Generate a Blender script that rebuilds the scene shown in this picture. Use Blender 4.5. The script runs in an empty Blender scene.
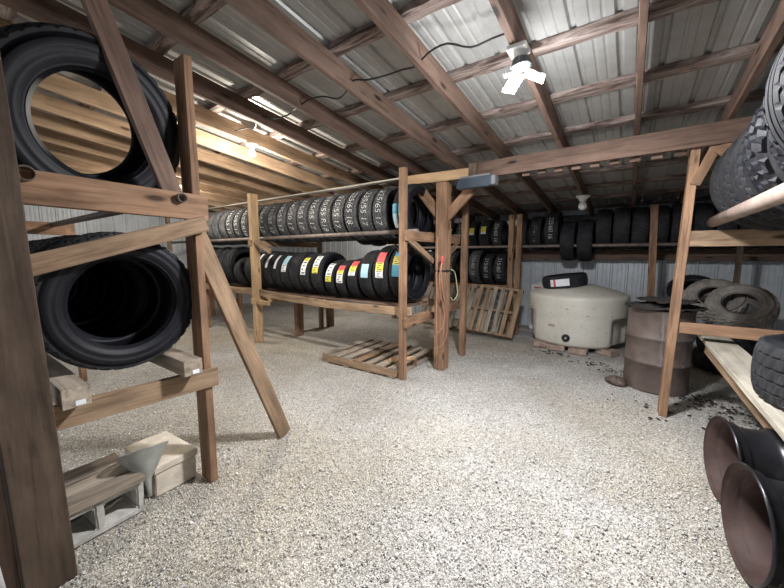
import bpy, bmesh, math, random
import numpy as np
from mathutils import Vector, Matrix, noise
R = math.radians
random.seed(7)
C = bpy.context.scene.collection
scene = bpy.context.scene

# ------------------------------------------------------------------ camera, world, lights, exposure
cam_data = bpy.data.cameras.new('camera')
cam_data.sensor_width = 36.0
cam_data.lens = 336.0 / 784.0 * 36.0
cam_data.clip_start = 0.02
cam = bpy.data.objects.new('camera', cam_data)
C.objects.link(cam)
cam.location = (0, 0, 1.45)
cam.rotation_euler = (R(90) - math.atan(39 / 336.0), 0, R(35.3))
scene.camera = cam

world = bpy.data.worlds.new('world')
scene.world = world
world.use_nodes = True
bg = world.node_tree.nodes['Background']
bg.inputs[0].default_value = (0.88, 0.93, 1.0, 1)
bg.inputs[1].default_value = 0.6

def lamp(name, loc, power, color, radius=0.06):
    d = bpy.data.lights.new(name, 'POINT')
    d.energy = power
    d.color = color
    d.shadow_soft_size = radius
    o = bpy.data.objects.new(name, d)
    C.objects.link(o)
    o.location = loc
    return o
def panel_lamp(name, loc, power, color, size, aim):
    d = bpy.data.lights.new(name, 'AREA')
    d.energy = power; d.color = color; d.shape = 'DISK'; d.size = size
    o = bpy.data.objects.new(name, d)
    C.objects.link(o)
    o.location = loc
    from mathutils import Vector as V3
    o.rotation_euler = V3(aim).to_track_quat('-Z', 'Y').to_euler()
    return o
for k in range(3):      # the three folding panels throw their light down and outwards
    a = R(20 + 120 * k)
    panel_lamp('garage_lamp_panel', (-0.59 + .09 * math.cos(a), 2.12 + .09 * math.sin(a), 2.445), 46, (0.98, 0.98, 1.0), 0.1, (math.cos(a) * .45, math.sin(a) * .45, -1))
lamp('garage_lamp_spill', (-0.59, 2.12, 2.40), 46, (0.95, 0.97, 1.0), 0.09)
lamp('bulb_light', (-3.40, 2.2, 2.47), 75, (1.0, 0.92, 0.80), 0.05)
lamp('bulb_light', (-6.15, 2.62, 2.42), 60, (1.0, 0.92, 0.80), 0.05)
lamp('bulb_light', (-5.05, 5.6, 2.12), 60, (1.0, 0.94, 0.86), 0.05)

vs = scene.view_settings
vs.view_transform = 'Standard'
vs.look = 'None'
vs.gamma = 1.0
vs.use_curve_mapping = False
vs.exposure = 0.43

# ------------------------------------------------------------------ node helpers and materials
def new_mat(name):
    m = bpy.data.materials.new(name)
    m.use_nodes = True
    nt = m.node_tree
    return m, nt, nt.nodes['Principled BSDF']

def N(nt, kind, **kw):
    n = nt.nodes.new(kind)
    for k, v in kw.items():
        if k.startswith('i_'):
            n.inputs[k[2:].replace('_', ' ')].default_value = v
        else:
            setattr(n, k, v)
    return n

def ramp(nt, fac, stops):
    r = nt.nodes.new('ShaderNodeValToRGB')
    el = r.color_ramp.elements
    while len(el) < len(stops):
        el.new(0.5)
    for e, (p, c) in zip(el, stops):
        e.position = p
        e.color = (*c, 1) if len(c) == 3 else c
    nt.links.new(fac, r.inputs[0])
    return r

def mix(nt, fac, a, b, mode='MIX'):
    m = nt.nodes.new('ShaderNodeMix')
    m.data_type = 'RGBA'
    m.blend_type = mode
    for s, v in ((m.inputs[0], fac), (m.inputs[6], a), (m.inputs[7], b)):
        if isinstance(v, (int, float)):
            s.default_value = v
        elif isinstance(v, tuple):
            s.default_value = (*v, 1)
        else:
            nt.links.new(v, s)
    return m.outputs[2]

def coords(nt, scale, jitter=True):
    tc = N(nt, 'ShaderNodeTexCoord')
    mp = N(nt, 'ShaderNodeMapping')
    mp.inputs['Scale'].default_value = scale
    nt.links.new(tc.outputs['Object'], mp.inputs['Vector'])
    if jitter:
        oi = N(nt, 'ShaderNodeObjectInfo')
        mu = N(nt, 'ShaderNodeMath', operation='MULTIPLY')
        mu.inputs[1].default_value = 37.0
        nt.links.new(oi.outputs['Random'], mu.inputs[0])
        nt.links.new(mu.outputs[0], mp.inputs['Location'])
    return mp.outputs[0]

def noise_tex(nt, vec, scale, detail=5, rough=0.6, dist=0.0):
    n = N(nt, 'ShaderNodeTexNoise')
    n.inputs['Scale'].default_value = scale
    n.inputs['Detail'].default_value = detail
    n.inputs['Roughness'].default_value = rough
    n.inputs['Distortion'].default_value = dist
    nt.links.new(vec, n.inputs['Vector'])
    return n.outputs['Fac']

def bump(nt, bsdf, height, strength=0.3, dist=0.01):
    b = N(nt, 'ShaderNodeBump')
    b.inputs['Strength'].default_value = strength
    b.inputs['Distance'].default_value = dist
    nt.links.new(height, b.inputs['Height'])
    nt.links.new(b.outputs[0], bsdf.inputs['Normal'])

def wood(name, base, dark, stain=0.5, rough=0.75, knots=True):
    m, nt, b = new_mat(name)
    v = coords(nt, (1.2, 22, 22))
    g = noise_tex(nt, v, 1.6, 6, 0.65, 0.6)
    r = ramp(nt, g, [(0.30, dark), (0.50, base), (0.75, tuple(min(1, c * 1.22) for c in base))])
    v2 = coords(nt, (0.9, 3.0, 3.0))
    s = noise_tex(nt, v2, 2.2, 4, 0.6)
    rs = ramp(nt, s, [(0.38, (stain, stain, stain)), (0.62, (1, 1, 1))])
    col = mix(nt, 1.0, r.outputs[0], rs.outputs[0], 'MULTIPLY')
    if knots:
        v3 = coords(nt, (2.2, 7, 7))
        vo = N(nt, 'ShaderNodeTexVoronoi')
        vo.inputs['Scale'].default_value = 1.0
        nt.links.new(v3, vo.inputs['Vector'])
        rk = ramp(nt, vo.outputs['Distance'], [(0.07, tuple(c * 0.35 for c in dark)), (0.15, (1, 1, 1))])
        col = mix(nt, 0.85, col, rk.outputs[0], 'MULTIPLY')
    oi = N(nt, 'ShaderNodeObjectInfo')
    rr = ramp(nt, oi.outputs['Random'], [(0.0, (0.80, 0.78, 0.76)), (1.0, (1.1, 1.1, 1.1))])
    col = mix(nt, 1.0, col, rr.outputs[0], 'MULTIPLY')
    nt.links.new(col, b.inputs['Base Color'])
    b.inputs['Roughness'].default_value = rough
    b.inputs['Specular IOR Level'].default_value = 0.25
    bump(nt, b, g, 0.45, 0.004)
    return m

def plain(name, color, rough=0.6, metal=0.0, var=0.15, scale=8.0, bump_s=0.0, dark=None, spec=0.5):
    m, nt, b = new_mat(name)
    v = coords(nt, (1, 1, 1))
    n = noise_tex(nt, v, scale, 5, 0.6)
    lo = dark if dark else tuple(c * (1 - var) for c in color)
    hi = color if dark else tuple(min(1, c * (1 + var)) for c in color)
    r = ramp(nt, n, [(0.35, lo), (0.65, hi)])
    nt.links.new(r.outputs[0], b.inputs['Base Color'])
    b.inputs['Roughness'].default_value = rough
    b.inputs['Metallic'].default_value = metal
    b.inputs['Specular IOR Level'].default_value = spec
    if bump_s:
        bump(nt, b, n, bump_s, 0.005)
    return m

M = {}
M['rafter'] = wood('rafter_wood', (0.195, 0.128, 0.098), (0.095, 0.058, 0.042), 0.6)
M['rafter_lit'] = wood('rafter_lit_wood', (0.45, 0.315, 0.205), (0.27, 0.165, 0.10), 0.65)  # same rafter wood with the bulb light painted into its colour
M['brown'] = wood('brown_lumber', (0.375, 0.228, 0.142), (0.20, 0.108, 0.062), 0.55)
M['dark_post'] = wood('dark_post_wood', (0.125, 0.088, 0.062), (0.07, 0.048, 0.034), 0.5, 0.6, knots=False)
M['fresh'] = wood('fresh_lumber', (0.53, 0.365, 0.215), (0.36, 0.22, 0.115), 0.72)
M['tan'] = wood('tan_lumber', (0.41, 0.285, 0.185), (0.23, 0.145, 0.09), 0.55)
M['grey_wood'] = wood('weathered_grey_wood', (0.44, 0.37, 0.295), (0.20, 0.16, 0.12), 0.55)
M['plank'] = wood('pale_plank', (0.50, 0.465, 0.395), (0.36, 0.32, 0.26), 0.65, knots=False)

# rough-sawn purlins with bark patches
m, nt, b = new_mat('waney_purlin_wood')
v = coords(nt, (1.0, 9, 9)); n1 = noise_tex(nt, v, 2.4, 7, 0.7, 1.2)
r1 = ramp(nt, n1, [(0.40, (0.07, 0.048, 0.04)), (0.50, (0.23, 0.17, 0.145)), (0.68, (0.44, 0.385, 0.35))])
nt.links.new(r1.outputs[0], b.inputs['Base Color']); b.inputs['Roughness'].default_value = 0.9
bump(nt, b, n1, 0.8, 0.01)
M['purlin'] = m

# painted metal sheets
def sheet_metal(name, col, rough, dirt):
    m, nt, b = new_mat(name)
    v = coords(nt, (1, 1, 1), False)
    a = noise_tex(nt, v, 1.1, 5, 0.6); c = noise_tex(nt, v, 9, 5, 0.7)
    ra = ramp(nt, a, [(0.35, tuple(x * dirt for x in col)), (0.7, col)])
    rc = ramp(nt, c, [(0.3, (0.86, 0.85, 0.83)), (0.6, (1, 1, 1))])
    nt.links.new(mix(nt, 1.0, ra.outputs[0], rc.outputs[0], 'MULTIPLY'), b.inputs['Base Color'])
    b.inputs['Roughness'].default_value = rough
    b.inputs['Metallic'].default_value = 0.12
    return m
M['roof_metal'] = sheet_metal('roof_sheet_metal', (0.47, 0.47, 0.455), 0.40, 0.75)
M['wall_metal'] = sheet_metal('wall_sheet_metal', (0.62, 0.66, 0.70), 0.42, 0.72)

# rubber
def rubber(name, col, dust, rough):
    m, nt, b = new_mat(name)
    v = coords(nt, (1, 1, 1)); a = noise_tex(nt, v, 7, 6, 0.7)
    r = ramp(nt, a, [(0.40, col), (0.75, dust)])
    nt.links.new(r.outputs[0], b.inputs['Base Color'])
    b.inputs['Roughness'].default_value = rough
    b.inputs['Specular IOR Level'].default_value = 0.28
    return m
M['rubber'] = rubber('tire_rubber', (0.006, 0.0065, 0.010), (0.014, 0.015, 0.020), 0.55)
M['tread'] = rubber('tread_rubber', (0.015, 0.016, 0.019), (0.040, 0.040, 0.043), 0.72)
M['tread_used'] = rubber('used_tread_rubber', (0.045, 0.046, 0.050), (0.14, 0.14, 0.14), 0.75)
M['rubber_shiny'] = rubber('shiny_tire_rubber', (0.03, 0.03, 0.033), (0.06, 0.06, 0.065), 0.22)
M['rubber_dusty'] = rubber('dusty_tire_rubber', (0.17, 0.155, 0.14), (0.36, 0.335, 0.30), 0.85)
M['chalk'] = plain('chalk_paint', (0.47, 0.48, 0.49), 0.9, var=.4, scale=30)
M['white'] = plain('white_paper', (0.80, 0.82, 0.84), 0.6, var=0.05)
M['yellow'] = plain('yellow_paper', (0.80, 0.74, 0.12), 0.6, var=0.05)
M['blue'] = plain('blue_paper', (0.10, 0.42, 0.62), 0.6, var=0.05)
M['paleblue'] = plain('pale_blue_paper', (0.45, 0.70, 0.82), 0.6, var=0.05)
M['red'] = plain('red_paper', (0.62, 0.10, 0.10), 0.6, var=0.05)
M['ink'] = plain('black_ink', (0.02, 0.02, 0.02), 0.7)
M['pipe'] = plain('brown_steel_pipe', (0.20, 0.16, 0.14), 0.55, 0.2, 0.25, 12)
M['pipe_tan'] = plain('tan_steel_pipe', (0.33, 0.255, 0.215), 0.6, 0.1, 0.2, 9)
M['concrete'] = plain('grey_concrete', (0.50, 0.485, 0.45), 0.95, 0, 0.22, 14, 0.6)
M['concrete_tan'] = plain('tan_concrete', (0.60, 0.535, 0.44), 0.95, 0, 0.18, 10, 0.5)
M['brick'] = plain('brown_brick', (0.36, 0.27, 0.22), 0.95, 0, 0.3, 14, 0.6)
M['rim_out'] = plain('black_painted_steel', (0.022, 0.022, 0.026), 0.30, 0.3, 0.2, 10)
M['rim_in'] = plain('brown_primer_steel', (0.055, 0.034, 0.030), 0.65, 0.0, 0.3, 6, spec=0.25)
M['galv'] = plain('grey_funnel_metal', (0.34, 0.345, 0.315), 0.45, 0.3, 0.15, 10)
M['box_blue'] = plain('blue_grey_plastic', (0.035, 0.048, 0.066), 0.5)
M['box_grey'] = plain('dark_grey_plastic', (0.16, 0.17, 0.18), 0.5)
M['cord_orange'] = plain('orange_cord', (0.42, 0.20, 0.13), 0.5)
M['cord_yellow'] = plain('yellow_green_cord', (0.50, 0.52, 0.30), 0.5)
M['black'] = plain('black_plastic', (0.015, 0.015, 0.017), 0.5)
M['porcelain'] = plain('white_porcelain', (0.75, 0.75, 0.73), 0.3, var=0.03)
M['debris'] = plain('dark_debris', (0.030, 0.027, 0.025), 0.9)
M['plate'] = plain('rusty_steel', (0.12, 0.09, 0.075), 0.6, 0.4, 0.3, 30)

# white tank plastic with scuffs
m, nt, b = new_mat('tank_plastic')
v = coords(nt, (1, 1, 1), False); a = noise_tex(nt, v, 2.2, 5, 0.6)
ra = ramp(nt, a, [(0.3, (0.60, 0.57, 0.49)), (0.7, (0.74, 0.72, 0.64))])
v2 = coords(nt, (4, 4, 9), False); s = noise_tex(nt, v2, 1.5, 5, 0.6, 1.2)
rs = ramp(nt, s, [(0.29, (0.38, 0.28, 0.20)), (0.35, (1, 1, 1))])
sf = noise_tex(nt, v, 26, 4, 0.7)
rf = ramp(nt, sf, [(0.31, (0.45, 0.38, 0.30)), (0.37, (1, 1, 1))])
nt.links.new(mix(nt, 0.9, mix(nt, 0.8, ra.outputs[0], rs.outputs[0], 'MULTIPLY'), rf.outputs[0], 'MULTIPLY'), b.inputs['Base Color'])
b.inputs['Roughness'].default_value = 0.5
M['tank'] = m

# drum steel, rust and pale drips
m, nt, b = new_mat('drum_steel')
v = coords(nt, (1, 1, 1), False); a = noise_tex(nt, v, 4, 6, 0.65)
ra = ramp(nt, a, [(0.30, (0.075, 0.052, 0.042)), (0.55, (0.13, 0.10, 0.087)), (0.75, (0.18, 0.145, 0.128))])
v2 = coords(nt, (9, 9, 0.8), False); s = noise_tex(nt, v2, 1.2, 4, 0.6)
rs = ramp(nt, s, [(0.60, (0, 0, 0)), (0.72, (1, 1, 1))])
nt.links.new(mix(nt, rs.outputs[0], ra.outputs[0], (0.27, 0.24, 0.22)), b.inputs['Base Color'])
b.inputs['Roughness'].default_value = 0.6; b.inputs['Metallic'].default_value = 0.2
M['drum'] = m

# gravel ground
m, nt, b = new_mat('gravel_ground')
v = coords(nt, (1, 1, 1), False)
vo = N(nt, 'ShaderNodeTexVoronoi'); vo.inputs['Scale'].default_value = 120
nt.links.new(v, vo.inputs['Vector'])
sep = N(nt, 'ShaderNodeSeparateColor'); nt.links.new(vo.outputs['Color'], sep.inputs[0])
rc = ramp(nt, sep.outputs[0], [(0.0, (0.32, 0.312, 0.30)), (0.35, (0.50, 0.49, 0.47)), (0.75, (0.66, 0.65, 0.63)), (1.0, (0.88, 0.87, 0.85))])
rd = ramp(nt, vo.outputs['Distance'], [(0.40, (1, 1, 1)), (0.85, (0.55, 0.53, 0.50))])
big = noise_tex(nt, v, 0.9, 5, 0.6)
rb = ramp(nt, big, [(0.35, (0.72, 0.69, 0.64)), (0.62, (1, 1, 1))])
warm_light = noise_tex(nt, v, 0.5, 3, 0.5)  # warm light tint painted into the ground colour in random patches
rw = ramp(nt, warm_light, [(0.45, (1, 1, 1)), (0.65, (1.0, 0.94, 0.83))])
col = mix(nt, 1, rc.outputs[0], rd.outputs[0], 'MULTIPLY')
col = mix(nt, 1, col, rb.outputs[0], 'MULTIPLY')
col = mix(nt, 1, col, rw.outputs[0], 'MULTIPLY')
nt.links.new(col, b.inputs['Base Color']); b.inputs['Roughness'].default_value = 0.95
b.inputs['Specular IOR Level'].default_value = 0.2
inv = N(nt, 'ShaderNodeMath', operation='SUBTRACT'); inv.inputs[0].default_value = 1.0
nt.links.new(vo.outputs['Distance'], inv.inputs[1])
bump(nt, b, inv.outputs[0], 0.6, 0.012)
M['gravel'] = m
m, nt, b = new_mat('gravel_stone')
ge = N(nt, 'ShaderNodeNewGeometry')
rc = ramp(nt, ge.outputs['Random Per Island'], [(0.0, (0.30, 0.292, 0.28)), (0.3, (0.50, 0.49, 0.47)), (0.8, (0.70, 0.69, 0.665)), (1.0, (0.95, 0.94, 0.92))])
nt.links.new(rc.outputs[0], b.inputs['Base Color']); b.inputs['Roughness'].default_value = 0.9
M['stone'] = m

def emit(name, color, strength):
    m, nt, b = new_mat(name)
    b.inputs['Emission Color'].default_value = (*color, 1)
    b.inputs['Emission Strength'].default_value = strength
    b.inputs['Base Color'].default_value = (0.9, 0.9, 0.9, 1)
    return m
M['led'] = emit('lit_led_panel', (0.93, 0.95, 1.0), 30)
M['bulb_on'] = emit('lit_bulb_glass', (1.0, 0.93, 0.8), 30)

# ------------------------------------------------------------------ object helpers
WM = {}
def link(name, mesh, mats, parent=None, mat=None):
    """one object from a mesh; mat is its world matrix"""
    if mats is not None:
        if not isinstance(mats, (list, tuple)):
            mats = [mats]
        mesh.materials.clear()
        for x in mats:
            mesh.materials.append(M[x] if isinstance(x, str) else x)
    o = bpy.data.objects.new(name, mesh)
    C.objects.link(o)
    mat = mat or Matrix()
    WM[o.name] = mat
    if parent is not None:
        o.parent = parent
        o.matrix_basis = WM[parent.name].inverted() @ mat
    else:
        o.matrix_basis = mat
    return o

def tag(o, label, cat, group=None, kind=None):
    if label: o['label'] = label
    if cat: o['category'] = cat
    if group: o['group'] = group
    if kind: o['kind'] = kind
    return o

def empty(name, loc, label, cat, group=None, rotz=0.0):
    o = bpy.data.objects.new(name, None)
    C.objects.link(o)
    mt = Matrix.Translation(loc) @ Matrix.Rotation(rotz, 4, 'Z')
    o.matrix_basis = mt
    WM[o.name] = mt
    return tag(o, label, cat, group)

def box_bm(bm, cx, cy, cz, sx, sy, sz, mat=0, bev=0.0):
    r = bmesh.ops.create_cube(bm, size=1.0)
    vs_ = r['verts']
    for v in vs_:
        v.co = Vector((cx + v.co.x * sx, cy + v.co.y * sy, cz + v.co.z * sz))
    fs = {f for v in vs_ for f in v.link_faces}
    for f in fs: f.material_index = mat
    if bev:
        es = list({e for v in vs_ for e in v.link_edges})
        bmesh.ops.bevel(bm, geom=es, offset=bev, segments=1, affect='EDGES')

def mesh_of(bm, name, smooth=False):
    me = bpy.data.meshes.new(name)
    bm.normal_update()
    bm.to_mesh(me); bm.free()
    if smooth:
        me.polygons.foreach_set('use_smooth', [True] * len(me.polygons))
    return me

def frame_from(p0, p1, up=(0, 0, 1), roll=0.0):
    p0, p1 = Vector(p0), Vector(p1)
    x = (p1 - p0).normalized()
    up = Vector(up)
    if abs(x.dot(up)) > 0.98:
        up = Vector((0, 1, 0)) if abs(x.z) > 0.9 else Vector((0, 0, 1))
    y = up.cross(x).normalized()
    z = x.cross(y)
    m = Matrix((x, y, z)).transposed().to_4x4()
    return Matrix.Translation((p0 + p1) / 2) @ m @ Matrix.Rotation(roll, 4, 'X')

def beam(name, p0, p1, w, h, mat, parent=None, up=(0, 0, 1), roll=0.0, warp=0.0015, bev=0.003, sag=0.0):
    """a sawn board: w across (local Y), h along local Z"""
    L = (Vector(p1) - Vector(p0)).length
    bm = bmesh.new()
    n = max(2, int(L / 0.25)) + 1
    rings = []
    sd = random.random() * 50
    for i in range(n):
        x = -L / 2 + L * i / (n - 1)
        ring = []
        for (a, c) in ((-1, -1), (1, -1), (1, 1), (-1, 1)):
            j = noise.noise(Vector((x * 2 + sd, a * 3, c * 3))) * warp * 2
            ring.append(bm.verts.new((x, a * w / 2 + j, c * h / 2 + j - sag * (1 - (2 * x / L) ** 2))))
        rings.append(ring)
    for i in range(n - 1):
        for k in range(4):
            bm.faces.new((rings[i][k], rings[i][(k + 1) % 4], rings[i + 1][(k + 1) % 4], rings[i + 1][k]))
    bm.faces.new(rings[0][::-1]); bm.faces.new(rings[-1])
    bmesh.ops.recalc_face_normals(bm, faces=bm.faces)
    es = [e for e in bm.edges if e.calc_face_angle(0) > 1.0]
    if bev:
        bmesh.ops.bevel(bm, geom=es, offset=bev, segments=1, affect='EDGES')
    return link(name, mesh_of(bm, name), mat, parent, frame_from(p0, p1, up, roll))

def tube_mesh(pts, r, seg=8, name='tube', caps=True):
    bm = bmesh.new()
    pts = [Vector(p) for p in pts]
    rings = []
    prev = None
    for i, p in enumerate(pts):
        t = (pts[min(i + 1, len(pts) - 1)] - pts[max(i - 1, 0)]).normalized()
        if prev is None:
            a = t.cross(Vector((0, 0, 1)))
            if a.length < 0.1: a = t.cross(Vector((0, 1, 0)))
            a.normalize()
        else:
            a = (prev - t * prev.dot(t)).normalized()
        prev = a
        b_ = t.cross(a)
        rr = r[i] if isinstance(r, (list, tuple)) else r
        rings.append([bm.verts.new(p + (a * math.cos(2 * math.pi * k / seg) + b_ * math.sin(2 * math.pi * k / seg)) * rr) for k in range(seg)])
    for i in range(len(rings) - 1):
        for k in range(seg):
            bm.faces.new((rings[i][k], rings[i][(k + 1) % seg], rings[i + 1][(k + 1) % seg], rings[i + 1][k]))
    if caps:
        bm.faces.new(rings[0][::-1]); bm.faces.new(rings[-1])
    bmesh.ops.recalc_face_normals(bm, faces=bm.faces)
    me = mesh_of(bm, name, True)
    return me

def smooth_path(pts, n=8):
    pts = [Vector(p) for p in pts]
    out = []
    for i in range(len(pts) - 1):
        p0 = pts[max(i - 1, 0)]; p1 = pts[i]; p2 = pts[i + 1]; p3 = pts[min(i + 2, len(pts) - 1)]
        for k in range(n):
            t = k / n
            out.append(0.5 * ((2 * p1) + (p2 - p0) * t + (2 * p0 - 5 * p1 + 4 * p2 - p3) * t * t + (3 * p1 - p0 - 3 * p2 + p3) * t ** 3))
    out.append(pts[-1])
    return out

def pipe(name, p0, p1, r, mat, parent=None):
    """hollow-ended straight pipe, several rings so it can carry colour variation"""
    L = (Vector(p1) - Vector(p0)).length
    prof = [(-L / 2 + 0.06, r * 0.8), (-L / 2, r * 0.8), (-L / 2, r), (L / 2, r), (L / 2, r * 0.8), (L / 2 - 0.06, r * 0.8)]
    return link(name, revolve(prof, 20, name, closed=False, caps=True), mat, parent, frame_from(p0, p1))

def revolve(prof, seg, name, closed=True, caps=False, axis='X', smooth=True, fn=None):
    """profile of (axial, radius) turned around local X (or Z)"""
    n = len(prof)
    verts, faces = [], []
    for k in range(seg):
        a = 2 * math.pi * k / seg
        ca, sa = math.cos(a), math.sin(a)
        for i, (x, r) in enumerate(prof):
            rr = r if fn is None else fn(i, k, x, r)
            verts.append((x, rr * ca, rr * sa) if axis == 'X' else (rr * ca, rr * sa, x))
    for k in range(seg):
        k2 = (k + 1) % seg
        for i in range(n if closed else n - 1):
            j = (i + 1) % n
            faces.append((k * n + i, k * n + j, k2 * n + j, k2 * n + i))
    if caps:
        faces.append([k * n for k in range(seg)])
        faces.append([k * n + n - 1 for k in range(seg)][::-1])
    me = bpy.data.meshes.new(name)
    me.from_pydata(verts, [], faces)
    bm = bmesh.new(); bm.from_mesh(me)
    bmesh.ops.recalc_face_normals(bm, faces=bm.faces)
    bm.to_mesh(me); bm.free()
    if smooth:
        me.polygons.foreach_set('use_smooth', [True] * len(me.polygons))
    return me

# ------------------------------------------------------------------ structure: floor, roof sheet, walls
X0, X1, YF, YB = -9.5, 2.7, -2.2, 7.25
def zb(y): return 2.85 - 0.10 * y           # underside of the rafters
RH, PH = 0.15, 0.045                        # rafter depth, purlin depth

bm = bmesh.new()
nx, ny = 130, 100
grid = []
for j in range(ny + 1):
    row = []
    for i in range(nx + 1):
        x = X0 - 0.3 + (X1 - X0 + 0.6) * i / nx
        y = YF - 4 + (YB + 0.3 - YF + 4) * j / ny
        z = 0.012 * noise.noise(Vector((x * 1.3, y * 1.3, 0))) - 0.006
        row.append(bm.verts.new((x, y, z)))
    grid.append(row)
for j in range(ny):
    for i in range(nx):
        bm.faces.new((grid[j][i], grid[j][i + 1], grid[j + 1][i + 1], grid[j + 1][i]))
fl = link('floor', mesh_of(bm, 'floor', True), 'gravel')
fl['kind'] = 'structure'

def ribbed(name, length, run, mat, M4, pitch=0.23, top=None):
    """ribbed sheet: ribs across local X, running along local Y, ribs pointing to local +Z"""
    xs = []
    x = 0.0
    while x < length:
        for dx, h in ((0, 0), (0.012, 0.019), (0.034, 0.019), (0.046, 0), (0.105, 0), (0.112, 0.004), (0.122, 0.004), (0.129, 0), (0.165, 0), (0.172, 0.004), (0.182, 0.004), (0.189, 0)):
            xs.append((x + dx, h))
        x += pitch
    verts, faces = [], []
    for (a, h) in xs:
        verts += [(a, 0, h), (a, top(a) if top else run, h)]
    for i in range(len(xs) - 1):
        faces.append((2 * i, 2 * i + 2, 2 * i + 3, 2 * i + 1))
    me = bpy.data.meshes.new(name); me.from_pydata(verts, [], faces)
    o = link(name, me, mat, None, M4)
    s = o.modifiers.new('thickness', 'SOLIDIFY'); s.thickness = 0.002; s.offset = 0
    o['kind'] = 'structure'
    return o

sl = math.atan(0.10)
zt = lambda y: zb(y) + RH + PH + 0.002
ribbed('ceiling', X1 - X0 + 0.2, (YB - YF + 0.4) / math.cos(sl), 'roof_metal',
       Matrix.Translation((X0 - 0.1, YF - 0.2, zt(YF - 0.2))) @ Matrix.Rotation(-sl, 4, 'X'))
hw = zt(YB) - 0.01
ribbed('wall_back', X1 - X0, hw, 'wall_metal', Matrix.Translation((X0, YB, 0)) @ Matrix.Rotation(R(90), 4, 'X'))
ribbed('wall_left', YB - YF, 0, 'wall_metal', Matrix.Translation((X0, YF, 0)) @ Matrix.Rotation(R(90), 4, 'Z') @ Matrix.Rotation(R(90), 4, 'X'), top=lambda a: zt(min(YF + a, YB + .1)) - .008)
ribbed('wall_right', YB - YF, 0, 'wall_metal', Matrix.Translation((X1, YB, 0)) @ Matrix.Rotation(R(-90), 4, 'Z') @ Matrix.Rotation(R(90), 4, 'X'), top=lambda a: zt(max(YB - a, YF - .1)) - .008)

# ------------------------------------------------------------------ roof timbers
ORD = ['first', 'second', 'third', 'fourth', 'fifth', 'sixth', 'seventh', 'eighth', 'ninth', 'tenth', 'eleventh', 'twelfth', 'thirteenth', 'fourteenth', 'fifteenth', 'sixteenth']
rx = [-0.63 + 0.0]
rafters = [(-0.63, 'reddish rafter carrying the bright garage light')]
for i, x in enumerate([-0.03, 0.55, 1.14, 1.72, 2.3]):
    rafters.append((x, 'reddish brown roof rafter, %s to the right of the bright garage light' % ORD[i]))
for i, x in enumerate([-1.2, -1.78, -2.34, -2.88]):
    rafters.append((x, 'reddish brown roof rafter, %s to the left of the bright garage light' % ORD[i]))
rafters.append((-3.40, 'rafter coloured yellowish as if bulb-lit, the far small bulb hanging from it'))
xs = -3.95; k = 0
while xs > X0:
    rafters.append((xs, 'rafter coloured lit yellow, %s to the left of the far small bulb' % ORD[k]))
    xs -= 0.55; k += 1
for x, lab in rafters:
    o = beam('rafter', (x, YF, zb(YF) + RH / 2), (x, YB - 0.03, zb(YB - 0.03) + RH / 2), 0.04, RH, 'rafter' if x > -3.2 else 'rafter_lit')
    tag(o, lab, 'rafter', 'roof rafters', 'thing')

def purlin(y, label):
    bm = bmesh.new()
    L = X1 - X0
    n = 160
    rings = []
    for i in range(n + 1):
        x = -L / 2 + L * i / n
        e1 = 0.016 * noise.noise(Vector((x * 5, y * 7, 1))) + 0.010 * noise.noise(Vector((x * 17, y * 7, 2)))
        e2 = 0.016 * noise.noise(Vector((x * 5, y * 7, 5))) + 0.010 * noise.noise(Vector((x * 17, y * 7, 6)))
        rings.append([bm.verts.new((x, -0.045 + e1, -PH / 2)), bm.verts.new((x, 0.045 + e2, -PH / 2)),
                      bm.verts.new((x, 0.045, PH / 2)), bm.verts.new((x, -0.045, PH / 2))])
    for i in range(n):
        for k in range(4):
            bm.faces.new((rings[i][k], rings[i][(k + 1) % 4], rings[i + 1][(k + 1) % 4], rings[i + 1][k]))
    bm.faces.new(rings[0]); bm.faces.new(rings[-1][::-1])
    bmesh.ops.recalc_face_normals(bm, faces=bm.faces)
    o = link('purlin', mesh_of(bm, 'purlin'), 'purlin', None,
             Matrix.Translation(((X0 + X1) / 2, y, zb(y) + RH + PH / 2)) @ Matrix.Rotation(-sl, 4, 'X'))
    tag(o, label, 'purlin', 'waney purlins above the rafters', 'thing')
py = 2.17
for k in range(7):
    purlin(2.46 - 0.665 * k, 'rough grey purlin across the rafters at the bright garage light' if k == 0 else 'rough grey purlin across the rafters, %s forward of the bright garage light' % ORD[k - 1])
for k in range(7):
    purlin(3.12 + 0.665 * k, 'rough bark-edged purlin, %s behind the bright garage light' % ORD[k])

main = empty('header_beam', (-1.5, 3.74, 0), 'long reddish header beam carrying the rafters between the two posts', 'beam')
beam('beam_board', (-1.46, 3.72, 2.385), (2.65, 3.72, 2.405), 0.04, 0.17, 'rafter', main)
beam('beam_board', (-1.46, 3.775, 2.40), (2.65, 3.775, 2.41), 0.04, 0.15, 'rafter', main)
o = beam('splice_board', (-2.40, 3.70, 2.385), (-1.49, 3.70, 2.365), 0.04, 0.11, 'fresh', main); o['label'] = 'lighter yellow splice board'
o = beam('joint_plate', (-1.5, 3.67, 2.30), (-1.5, 3.67, 2.46), 0.09, 0.03, 'dark_post', main)
beam('thin_top_rail', (-8.9, 3.80, 2.445), (-2.42, 3.80, 2.445), 0.09, 0.022, 'plank', main)
for k in range(9):      # stub blocks hanging under the header, between the rafters
    beam('block', (-1.0 + k * 0.155, 3.80, 2.295), (-0.92 + k * 0.155, 3.80, 2.295), 0.03, 0.04, 'rafter', main)

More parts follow.
